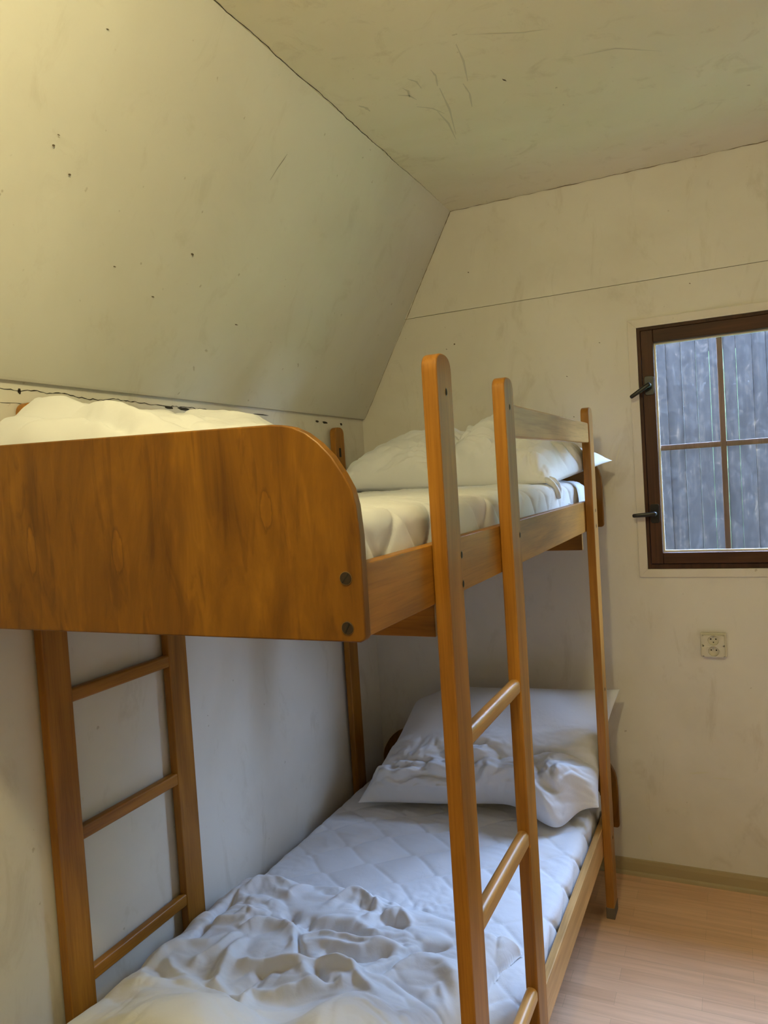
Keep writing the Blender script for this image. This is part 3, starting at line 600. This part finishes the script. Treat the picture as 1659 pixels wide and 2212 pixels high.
# ------------------------------------------------------------------ mattresses
def mattress(name, x0, x1, y0, y1, zb, zt, seed, label, dips=()):
    nu_s, nu_t = 26, 190; ny = 330; R_ = .040
    prof = []  # profile parameters going round: bottom-left ... left side, top, right side, bottom
    W = x1 - x0; H = zt - zb
    # list of (x, z, topweight)
    for k in range(8): prof.append((x0 + R_ + (W - 2 * R_) * (1 - k / 7.0), zb, 0))
    for k in range(1, 9): a = math.pi / 2 * k / 8; prof.append((x0 + R_ - R_ * math.sin(a), zb + R_ - R_ * math.cos(a), 0))
    for k in range(1, 12): prof.append((x0, zb + R_ + (H - 2 * R_) * k / 12, .3))
    for k in range(0, 12): a = math.pi / 2 * k / 12; prof.append((x0 + R_ - R_ * math.cos(a), zt - R_ + R_ * math.sin(a), .3 + .7 * k / 12))
    for k in range(nu_t): prof.append((x0 + R_ + (W - 2 * R_) * k / (nu_t - 1), zt, 1))
    for k in range(1, 13): a = math.pi / 2 * k / 12; prof.append((x1 - R_ + R_ * math.sin(a), zt - R_ + R_ * math.cos(a), 1 - .7 * k / 12))
    for k in range(1, 12): prof.append((x1, zt - R_ - (H - 2 * R_) * k / 12, .3))
    for k in range(0, 9): a = math.pi / 2 * k / 8; prof.append((x1 - R_ + R_ * math.cos(a), zb + R_ - R_ * math.sin(a), 0))
    P = np.array(prof); ys = np.concatenate([y0 + .04 * (1 - np.cos(np.linspace(0, np.pi / 2, 10))), np.linspace(y0 + .04, y1 - .04, ny)[1:-1], y1 - .04 * (1 - np.sin(np.linspace(0, np.pi / 2, 10)))])
    e = np.minimum(ys - y0, y1 - ys); sh = np.where(e < .04, .04 - np.sqrt(np.maximum(0, .0016 - (.04 - e) ** 2)), 0)
    cx, cz = (x0 + x1) / 2, (zb + zt) / 2
    X = P[None, :, 0] * np.ones((len(ys), 1)); Z = P[None, :, 1] * np.ones((len(ys), 1)); Y = ys[:, None] * np.ones((1, len(P))); Wt = P[None, :, 2] * np.ones((len(ys), 1))
    X = cx + (X - cx) * (1 - sh[:, None] / (W / 2)); Z = cz + (Z - cz) * (1 - sh[:, None] / (H / 2))
    # unrolled surface coordinate across the mattress, for the quilting
    s = np.concatenate([[0], np.cumsum(np.hypot(np.diff(P[:, 0]), np.diff(P[:, 1])))])[None, :] * np.ones((len(ys), 1))
    # quilting: long hexagons with zigzag seams
    pu, pv = .26, .19
    qa = s / pu + .10 * perlin(s * 3, Y * 3, seed + 5); qb = Y / pv + .10 * perlin(s * 3 + 7, Y * 3, seed + 6)
    best = np.full(qa.shape, 9.); sec = np.full(qa.shape, 9.)
    for ox, oy in ((0, 0), (.5, .5)):
        ra, rb = np.round(qa - ox) + ox, np.round(qb - oy) + oy
        for di in (-1, 0, 1):
            for dj in (-1, 0, 1):
                dd = np.hypot((qa - ra - di) * pu * .80, (qb - rb - dj) * pv)
                sec = np.where(dd < best, best, np.minimum(sec, dd)); best = np.minimum(best, dd)
    d1 = (sec - best) / 2
    seam = -.0045 * np.exp(-(d1 / .005) ** 1.1) + .0045 * np.clip(d1 / .045, 0, 1) ** .6
    soft = .0045 * perlin(X * 3.2, Y * 4.0, seed) + .002 * perlin(X * 9 + 4, Y * 13, seed + 1)
    # slack wrinkles across the sheet
    wv = perlin(X * 3.0 + .9 * perlin(X * 4, Y * 4, seed + 7), Y * 17 + X * 3, seed + 2); wr = .0035 * (1 - np.minimum(1, np.abs(wv) * 3.2)) * np.clip(.4 + perlin(X * 2.5, Y * 2.5, seed + 3), 0, 1)
    wv2 = perlin(X * 22, Y * 22 + X * 6, seed + 9); blob = np.clip(perlin(X * 2.2 + 5, Y * 2.2, seed + 4) + .05, 0, 1)
    wr2 = .0085 * np.abs(wv2) * blob
    hgt = (seam * .8 + soft + wr + wr2) * Wt
    for (dx, dy, r_, amp) in dips: hgt = hgt + amp * np.exp(-(((X - dx) ** 2 + (Y - dy) ** 2) / r_ ** 2)) * Wt
    # edge sags a little
    edge = np.exp(-((X - x1) / .09) ** 2) + np.exp(-((X - x0) / .09) ** 2)
    Z = Z + hgt - .010 * edge * Wt
    X = X + (seam * 1.3 + .5 * soft) * np.where(np.isclose(P[None, :, 0], x1, atol=.02) * (Wt > .2), 1, 0)
    f = []; nu = len(P); nv = len(ys)
    v = np.stack([X, Y, Z], -1).reshape(-1, 3)
    for j in range(nv - 1):
        for i in range(nu): f.append((j * nu + i, j * nu + (i + 1) % nu, (j + 1) * nu + (i + 1) % nu, (j + 1) * nu + i))
    f.append(tuple(range(nu))[::-1]); f.append(tuple((nv - 1) * nu + i for i in range(nu)))
    o = np_obj(name, v, f, SHEET); return tag(o, label, 'mattress', 'bunk mattresses')
mu = mattress('mattress', -1.556, -.5475, 1.036, 3.175, 1.547, 1.722, 11, 'white quilted mattress on the upper bunk')
ml = mattress('mattress', -1.5835 + .028, -.5475, 1.036, 3.175, .279, .428, 23, 'white quilted mattress on the lower bunk', dips=((-.8, 2.35, .12, .006),))
bm = bmesh.new()
pts = [(-.538, 2.74, 1.640), (-.530, 2.76, 1.637), (-.519, 2.775, 1.630), (-.5165, 2.79, 1.612), (-.5165, 2.80, 1.600), (-.5165, 2.83, 1.592), (-.5165, 2.86, 1.575), (-.5165, 2.875, 1.560)]
tube(bm, pts, .0011, 6); obj('loose_thread', bm, LINEN, mu, smooth=True)

# ------------------------------------------------------------------ duvets
def duvet(name, region, top, label, n=300, strokes=(), seed=0, base=None, namp=1.0, cat='duvet', mounds=(), hfun=None):
    """a crumpled quilt: height field over a footprint polygon"""
    x0, x1, y0, y1 = region
    gx, gy = np.meshgrid(np.linspace(x0, x1, n), np.linspace(y0, y1, n))
    px = gx + .012 * perlin(gx * 9, gy * 9, seed + 31); py = gy + .012 * perlin(gx * 9 + 5, gy * 9, seed + 32)
    # signed distance to the footprint
    poly = top; d, _, _ = seg_dist(px, py, poly + [poly[0]])
    inside = np.zeros(px.shape, bool)
    for (ax, ay), (bx_, by) in zip(poly, poly[1:] + poly[:1]):
        c_ = (ay > py) != (by > py); xi = (bx_ - ax) * (py - ay) / (by - ay + 1e-12) + ax; inside ^= c_ & (px < xi)
    sd = np.where(inside, d, -d)
    t = np.clip(sd / .075, 0, 1); edge = np.sqrt(np.clip(1 - (1 - t) ** 2, 0, 1))
    h = .052 * np.ones(px.shape)
    for (mx, my, rx_, ry_, a_) in mounds:
        q = ((gx - mx) / rx_) ** 2 + ((gy - my) / ry_) ** 2
        h = h + a_ * np.exp(-q ** 1.3)
    if hfun: h = hfun(gx, gy)
    wx = gx + .05 * perlin(gx * 4, gy * 4, seed + 1) + .015 * perlin(gx * 12, gy * 12, seed + 2)
    wy = gy + .05 * perlin(gx * 4 + 9, gy * 4, seed + 3) + .015 * perlin(gx * 12 + 5, gy * 12, seed + 4)
    def folds(f, s, sx=1, sy=1): return np.abs(perlin(wx * f * sx, wy * f * sy, s))
    loc = np.clip(.55 + .9 * perlin(gx * 3.5, gy * 3.5, seed + 8), .1, 1.2)
    w = .034 * folds(5.0, seed + 5, .8, 1.2) + .014 * folds(12, seed + 6) * loc + .009 * np.abs(perlin(wx * 8 + wy * 5, wy * 19 - wx * 6, seed + 11)) * loc + .0055 * np.abs(perlin(wx * 11 + wy * 7, wy * 34 - wx * 9, seed + 7)) * loc + .004 * perlin(wx * 34, wy * 12, seed + 9) * loc
    h = h + namp * w
    for pts, amp, wd, kind in strokes:
        dd, side, par = seg_dist(wx * .35 + gx * .65, wy * .35 + gy * .65, pts); tap = np.clip(np.sin(np.pi * np.clip(par, .03, .97)) * 1.8, 0, 1)
        if kind == 'c' and wd >= .0155: amp = amp * .45; wd = wd * .8
        if kind == 'r': h = h + .80 * amp * tap * np.exp(-(dd / (wd * 1.15)) ** 2)
        elif kind == 'c': h = h - 1.05 * amp * tap * np.exp(-(dd / (wd * 1.1)) ** 1.3)
        else:      # 's': an overhanging step, high on the left of the stroke
            h = h + amp * tap * np.where(side > 0, np.exp(-(dd / (wd * 2.4)) ** 2), -.55 * np.exp(-(dd / (wd * .8)) ** 1.2) )
    # soften one pass
    for _ in range(1): h = (h + np.roll(h, 1, 0) + np.roll(h, -1, 0) + np.roll(h, 1, 1) + np.roll(h, -1, 1)) / 5
    z = base + edge * np.maximum(h, .012) - .004
    keep = sd > -.006
    v = np.stack([gx, gy, z], -1).reshape(-1, 3); idx = keep.reshape(-1); f = []
    for j in range(n - 1):
        for i in range(n - 1):
            q = (j * n + i, j * n + i + 1, (j + 1) * n + i + 1, (j + 1) * n + i)
            if idx[q[0]] and idx[q[1]] and idx[q[2]] and idx[q[3]]: f.append(q)
    me = bpy.data.meshes.new(name); me.from_pydata([tuple(p_) for p_ in v.tolist()], [], f)
    bm = bmesh.new(); bm.from_mesh(me)
    bmesh.ops.delete(bm, geom=[v_ for v_ in bm.verts if not v_.link_faces], context='VERTS')
    # underside: drop a flat bottom so the quilt is a closed body
    g = bmesh.ops.duplicate(bm, geom=bm.faces[:]); nf = [e_ for e_ in g['geom'] if isinstance(e_, bmesh.types.BMFace)]; nvv = {v_ for f_ in nf for v_ in f_.verts}
    for v_ in nvv: v_.co.z = base - .0045
    bmesh.ops.reverse_faces(bm, faces=nf)
    bmesh.ops.remove_doubles(bm, verts=bm.verts[:], dist=.0004)
    bm.to_mesh(me); bm.free(); me.materials.append(LINEN)
    for p_ in me.polygons: p_.use_smooth = True
    o = bpy.data.objects.new(name, me); C.objects.link(o)
    return tag(o, label, cat, 'bunk duvets')

LOW_STROKES = [
    ([(-1.494, 1.908), (-1.491, 1.874), (-1.481, 1.803), (-1.466, 1.73), (-1.446, 1.629), (-1.453, 1.606)], 0.026, 0.009, 'c'),
    ([(-1.359, 1.701), (-1.346, 1.745), (-1.296, 1.773), (-1.233, 1.773), (-1.154, 1.743)], 0.026, 0.028, 'r'),
    ([(-1.363, 1.714), (-1.345, 1.772), (-1.288, 1.798), (-1.223, 1.794), (-1.149, 1.759)], 0.022, 0.01, 'c'),
    ([(-1.371, 1.525), (-1.366, 1.577), (-1.34, 1.618), (-1.338, 1.66), (-1.335, 1.702)], 0.024, 0.016, 'r'),
    ([(-1.249, 1.565), (-1.172, 1.589), (-1.078, 1.616), (-1.027, 1.631)], 0.024, 0.016, 'r'),
    ([(-1.224, 1.506), (-1.195, 1.557), (-1.121, 1.577), (-1.043, 1.587)], 0.022, 0.022, 'c'),
    ([(-1.463, 1.543), (-1.4, 1.503), (-1.326, 1.481)], 0.02, 0.013, 'r'),
    ([(-1.499, 1.374), (-1.451, 1.423), (-1.362, 1.454), (-1.276, 1.459), (-1.196, 1.439), (-1.145, 1.421), (-1.104, 1.377)], 0.02, 0.03, 'r'),
    ([(-1.312, 1.475), (-1.256, 1.461), (-1.199, 1.449), (-1.145, 1.427), (-1.097, 1.375)], 0.024, 0.012, 'c'),
    ([(-1.225, 1.455), (-1.252, 1.485), (-1.269, 1.531), (-1.273, 1.572), (-1.288, 1.617), (-1.292, 1.696)], 0.024, 0.016, 'r'),
    ([(-1.513, 1.463), (-1.504, 1.5), (-1.486, 1.535), (-1.485, 1.568), (-1.445, 1.616), (-1.395, 1.64), (-1.37, 1.69)], 0.018, 0.014, 'r'),
    ([(-1.559, 1.618), (-1.555, 1.685), (-1.522, 1.734), (-1.494, 1.799)], 0.018, 0.014, 'r'),
    ([(-1.466, 1.73), (-1.405, 1.751), (-1.387, 1.795), (-1.328, 1.77)], 0.018, 0.013, 'r'),
    ([(-1.413, 1.818), (-1.385, 1.86), (-1.313, 1.82), (-1.296, 1.773)], 0.02, 0.018, 'c'),
    ([(-1.479, 1.887), (-1.453, 1.966), (-1.391, 1.995), (-1.298, 1.981)], 0.018, 0.016, 'r'),
    ([(-1.129, 1.422), (-1.137, 1.493), (-1.071, 1.5), (-1.024, 1.528)], 0.02, 0.014, 'r'),
    ([(-1.202, 1.448), (-1.17, 1.492), (-1.153, 1.56), (-1.141, 1.48)], 0.014, 0.014, 'c'),
    ([(-1.259, 1.786), (-1.23, 1.785), (-1.18, 1.766), (-1.144, 1.726), (-1.099, 1.67)], 0.024, 0.018, 'r'),
    ([(-1.174, 1.764), (-1.135, 1.723), (-1.096, 1.671), (-1.067, 1.641), (-1.03, 1.633)], 0.028, 0.008, 'c'),
    ([(-1.156, 1.764), (-1.136, 1.802), (-1.092, 1.821), (-1.025, 1.815), (-0.973, 1.799), (-0.931, 1.82)], 0.028, 0.016, 'c'),
    ([(-1.143, 1.727), (-1.095, 1.77), (-1.044, 1.758), (-0.976, 1.771), (-0.918, 1.791), (-0.869, 1.815)], 0.022, 0.014, 'r'),
    ([(-1.172, 1.823), (-1.105, 1.845), (-1.039, 1.86), (-0.972, 1.833), (-0.914, 1.867)], 0.016, 0.016, 'r'),
    ([(-1.051, 1.7), (-1.015, 1.681), (-0.97, 1.69), (-0.943, 1.721), (-0.9, 1.752), (-0.884, 1.727)], 0.026, 0.014, 'c'),
    ([(-1.108, 1.706), (-1.067, 1.72), (-0.993, 1.72), (-0.932, 1.767), (-0.859, 1.792), (-0.828, 1.816)], 0.018, 0.013, 'r'),
    ([(-1.07, 1.643), (-1.02, 1.636), (-0.954, 1.63), (-0.909, 1.635)], 0.018, 0.014, 'r'),
    ([(-0.905, 1.628), (-0.877, 1.669), (-0.858, 1.723), (-0.837, 1.768), (-0.81, 1.822), (-0.741, 1.876)], 0.03, 0.011, 'c'),
    ([(-0.893, 1.635), (-0.871, 1.689), (-0.845, 1.74), (-0.816, 1.766), (-0.78, 1.775), (-0.736, 1.763), (-0.689, 1.73), (-0.655, 1.675)], 0.022, 0.026, 'r'),
    ([(-1.023, 1.635), (-1.003, 1.585), (-0.976, 1.566), (-0.942, 1.584)], 0.02, 0.014, 'c'),
    ([(-1.017, 1.632), (-0.952, 1.625), (-0.93, 1.622), (-0.9, 1.594), (-0.833, 1.559)], 0.018, 0.012, 'r'),
    ([(-1.074, 1.499), (-1.031, 1.528), (-0.972, 1.565), (-0.91, 1.59)], 0.018, 0.014, 'r'),
    ([(-0.879, 1.657), (-0.822, 1.66), (-0.756, 1.639), (-0.693, 1.6), (-0.629, 1.569)], 0.02, 0.014, 'c'),
    ([(-0.915, 1.616), (-0.838, 1.61), (-0.769, 1.582), (-0.728, 1.528)], 0.016, 0.018, 'c'),
    ([(-1.06, 1.611), (-1.006, 1.556), (-1.017, 1.525)], 0.014, 0.012, 'r'),
    ([(-1.185, 1.903), (-1.146, 1.993), (-1.114, 2.008), (-1.036, 1.984), (-0.995, 1.928)], 0.022, 0.013, 'r'),
    ([(-1.245, 1.999), (-1.178, 1.978), (-1.168, 2.007)], 0.022, 0.022, 'c'),
    ([(-1.113, 1.958), (-1.055, 1.946), (-1.08, 1.978)], 0.018, 0.018, 'c'),
    ([(-1.366, 1.95), (-1.309, 1.943), (-1.279, 2.023), (-1.184, 2.036), (-1.128, 2.016)], 0.018, 0.014, 'r'),
    ([(-1.121, 2.04), (-1.075, 2.068), (-0.946, 2.047), (-0.85, 2.046), (-0.795, 2.018)], 0.014, 0.02, 'r'),
    ([(-1.016, 1.983), (-0.985, 1.916), (-0.926, 1.906), (-0.88, 1.9)], 0.018, 0.014, 'c'),
    ([(-1.046, 1.873), (-1.008, 1.908), (-0.934, 1.964), (-0.876, 1.901)], 0.016, 0.013, 'r'),
    ([(-0.687, 1.973), (-0.65, 1.958), (-0.632, 1.871), (-0.629, 1.81)], 0.012, 0.01, 'c'),
    ([(-1.279, 1.816), (-1.251, 1.849), (-1.224, 1.79)], 0.022, 0.012, 'c'),
    ([(-1.197, 1.785), (-1.179, 1.835), (-1.162, 1.783)], 0.018, 0.01, 'c'),
    ([(-0.756, 1.639), (-0.718, 1.686), (-0.682, 1.639), (-0.641, 1.613)], 0.01, 0.01, 'r'),
]
LOW_POLY = [(-1.552, 1.04), (-.70, 1.04), (-.66, 1.25), (-.64, 1.5), (-.625, 1.70), (-.62, 1.86), (-.575, 1.965), (-.66, 2.0), (-.80, 2.02), (-.95, 2.03), (-1.12, 2.07), (-1.30, 2.04), (-1.46, 2.06), (-1.545, 2.02), (-1.552, 1.75)]
dl = duvet('duvet', (-1.585, -.53, 1.03, 2.13), LOW_POLY, 'crumpled white duvet spread over the foot of the lower bunk', n=400, strokes=LOW_STROKES, seed=40, base=.430, namp=.75,
           mounds=((-1.18, 1.26, .24, .16, .12), (-.80, 1.34, .15, .20, .13), (-1.1, 1.62, .3, .12, .025)))
UP_POLY = [(-1.552, 1.04), (-.80, 1.04), (-.72, 1.15), (-.74, 1.35), (-.85, 1.6), (-1.05, 1.9), (-1.3, 2.05), (-1.55, 2.0)]
def up_h(x, y):
    h = np.interp(x, [-1.6, -1.5, -1.4, -1.3, -1.2, -1.1, -1.0, -.9, -.8, -.7], [.185, .225, .262, .262, .245, .228, .205, .180, .150, .120])
    return h * sstep(2.15, 1.45, y) * (.80 + .20 * sstep(1.02, 1.24, y)) - .015
du = duvet('duvet', (-1.585, -.68, 1.03, 2.1), UP_POLY, 'bunched white duvet heaped on the upper bunk behind the end panel', n=300, seed=71, base=1.724, namp=.85, hfun=up_h,
           strokes=[([(-1.5, 1.22), (-1.3, 1.20), (-1.05, 1.14), (-.9, 1.12)], .020, .016, 'r'), ([(-1.45, 1.16), (-1.2, 1.14), (-1.0, 1.09)], .020, .012, 'c'),
                    ([(-1.35, 1.5), (-1.3, 1.3), (-1.15, 1.2)], .018, .014, 'c'), ([(-1.2, 1.45), (-1.08, 1.3), (-.9, 1.2)], .018, .014, 'c'), ([(-1.0, 1.2), (-.85, 1.12), (-.76, 1.1)], .015, .012, 'c')])

# ------------------------------------------------------------------ pillows
def pillow(name, corners, thick, label, seed, wr, nrm_out, fold=None, nu=200, nv=150, flap=None, back=.38):
    """corners BL, BR, TR, TL; front bulges along nrm_out; wr(u,v) -> wrinkle height"""
    BL, BR, TR, TL = [np.array(c_, float) for c_ in corners]; N_ = np.array(nrm_out, float); N_ /= np.linalg.norm(N_)
    u, v = np.meshgrid(np.linspace(0, 1, nu), np.linspace(0, 1, nv))
    cu = .5 - .5 * np.cos(np.pi * u); cu = .6 * u + .4 * cu; cv = .6 * v + .4 * (.5 - .5 * np.cos(np.pi * v))
    # pillow edges pull in between the corners
    pin = .035
    uu = cu + pin * (1 - 2 * cu) * 4 * cv * (1 - cv) * .9; vv = cv + pin * (1 - 2 * cv) * 4 * cu * (1 - cu) * .9
    base = (1 - uu)[..., None] * (1 - vv)[..., None] * BL + uu[..., None] * (1 - vv)[..., None] * BR + uu[..., None] * vv[..., None] * TR + (1 - uu)[..., None] * vv[..., None] * TL
    e = (1 - np.abs(2 * cu - 1) ** 2.5) * (1 - np.abs(2 * cv - 1) ** 2.2); e = np.clip(e, 0, 1) ** .60
    if flap:
        for fu, fv, su, sv, vec in flap: base = base + (np.exp(-((cu - fu) / su) ** 2) * np.exp(-((cv - fv) / sv) ** 2))[..., None] * np.array(vec)
    w = wr(cu, cv) * np.clip(e * 3, 0, 1)
    f_ = base + (e * thick * .62 + w)[..., None] * N_
    b_ = base - (e * thick * back)[..., None] * N_
    if fold is not None: f_ = fold(f_, cu, cv, e); 
    va, fa = grid_mesh(f_[..., 0], f_[..., 1], f_[..., 2]); vb, fb = grid_mesh(b_[..., 0], b_[..., 1], b_[..., 2])
    off = len(va); fb = [tuple(i + off for i in q[::-1]) for q in fb]
    o = np_obj(name, np.concatenate([va, vb]), fa + fb, LINEN); return tag(o, label, 'pillow', 'bunk pillows')
def wr_low(u, v):
    s = 51; X, Y = u * .88, v * .62
    wx = X + .05 * perlin(X * 5, Y * 5, s); wy = Y + .05 * perlin(X * 5 + 3, Y * 5, s + 1)
    m_ = sstep(.52, .12, v + .12 * perlin(X * 4, Y * 2, s + 2)) + .35 * sstep(.75, 1, u) * sstep(.7, .3, v)
    a = .075 * np.abs(perlin(wx * 4 + wy * 3, wy * 10, s + 3)) + .012 * np.abs(perlin(wx * 20 + wy * 8, wy * 38, s + 8)) + .026 * np.abs(perlin(wx * 12, wy * 18, s + 4))
    b = .010 * perlin(X * 5, Y * 5, s + 5)
    roll = .045 * np.exp(-((v - .13) / .09) ** 2) * (.4 + .6 * sstep(.25, .7, u))
    crease = -.028 * np.exp(-(np.abs(v - .27 - .06 * np.sin(u * 9)) / .02)) * sstep(.45, .8, u)
    return m_ * a + b + roll + crease
pillow('pillow', [(-1.44, 2.66, .458), (-.505, 2.84, .480), (-.452, 3.165, .845), (-1.335, 3.165, .815)], .20, 'white pillow propped against the end of the lower bunk', 5, wr_low, (-.05, -.62, .78),
       flap=[(.80, 0, .10, .14, (.050, -.120, -.030)), (0.0, 1.0, .10, .10, (.05, -.01, -.05)), (.4, 0, .25, .15, (0, -.03, 0))])
def wr_up(u, v):
    s = 61; X, Y = u * .95, v * .6
    wx = X + .06 * perlin(X * 4, Y * 4, s); wy = Y + .06 * perlin(X * 4 + 3, Y * 4, s + 1)
    a = .055 * np.abs(perlin(wx * 5 + wy * 3, wy * 7, s + 3)) + .024 * np.abs(perlin(wx * 18, wy * 16, s + 4))
    line = .56 + .10 * (v - .5) + .02 * np.sin(v * 7)
    crease = -.055 * np.exp(-np.abs(u - line) / .030) * sstep(.98, .55, v)
    lump = .050 * np.exp(-((u - .70) / .13) ** 2) * np.exp(-((v - .55) / .35) ** 2) + .03 * np.exp(-((u - .88) / .10) ** 2) * np.exp(-((v - .25) / .3) ** 2)
    tie = .010 * np.abs(perlin(X * 45, Y * 8, s + 8)) * sstep(.70, .95, u) * sstep(.6, .1, v)
    rad = .020 * np.abs(np.sin(np.arctan2(v - .15, u - .56) * 9 + 2 * perlin(X * 5, Y * 5, s + 12))) ** .7 * np.exp(-((u - .56) ** 2 + (v - .2) ** 2) / .05)
    return a * (.45 + .55 * sstep(.35, .7, u)) + crease + lump + tie - rad
up_p = pillow('pillow', [(-1.46, 2.60, 1.748), (-.565, 2.58, 1.722), (-.435, 3.16, 1.790), (-1.50, 3.16, 1.83)], .29, 'plump white pillow at the head of the upper bunk behind the guard rail', 8, wr_up, (0, -.42, .9), back=.26)
# the pillowcase ties hanging at the near right corner
bm = bmesh.new()
tube(bm, [(-.585, 2.60, 1.735), (-.570, 2.585, 1.728), (-.553, 2.575, 1.715), (-.541, 2.57, 1.700), (-.538, 2.565, 1.684), (-.536, 2.572, 1.668)], [.010, .012, .009, .008, .011, .007], 10)
tube(bm, [(-.575, 2.615, 1.738), (-.556, 2.605, 1.730), (-.540, 2.600, 1.715), (-.537, 2.592, 1.698), (-.536, 2.590, 1.682)], [.008, .009, .006, .009, .004], 10)
obj('tie_string', bm, LINEN, up_p, smooth=True)

# ------------------------------------------------------------------ ceiling lamp (behind the viewer's field, lights the room)
lamp = thing('ceiling_lamp', 'round opal glass ceiling lamp over the foot of the bunk', 'lamp', (LAMP_POS[0], LAMP_POS[1], ZC))
bm = bmesh.new(); disc(bm, (0, 0, -.0005), 'z', .06, -.024, 32, .055); obj('mount', bm, CREAM, lamp, bevel=.003)
bm = bmesh.new(); tube(bm, [(0, 0, -.023), (0, 0, LAMP_POS[2] - ZC + .072)], .008, 12); obj('stem', bm, STEEL, lamp, smooth=True)
gm, nt, p, N, L = new_mat('opal_glass_lit'); p.inputs['Base Color'].default_value = (.9, .85, .75, 1); p.inputs['Emission Color'].default_value = (*LAMP_COL, 1); p.inputs['Emission Strength'].default_value = 3.0
bm = bmesh.new(); bmesh.ops.create_uvsphere(bm, u_segments=28, v_segments=18, radius=.075)
p.inputs['Emission Strength'].default_value = LAMP_W / (4 * math.pi ** 2 * .075 ** 2)
gl_ = obj('globe', bm, gm, lamp, smooth=True); gl_.location = (0, 0, LAMP_POS[2] - ZC)
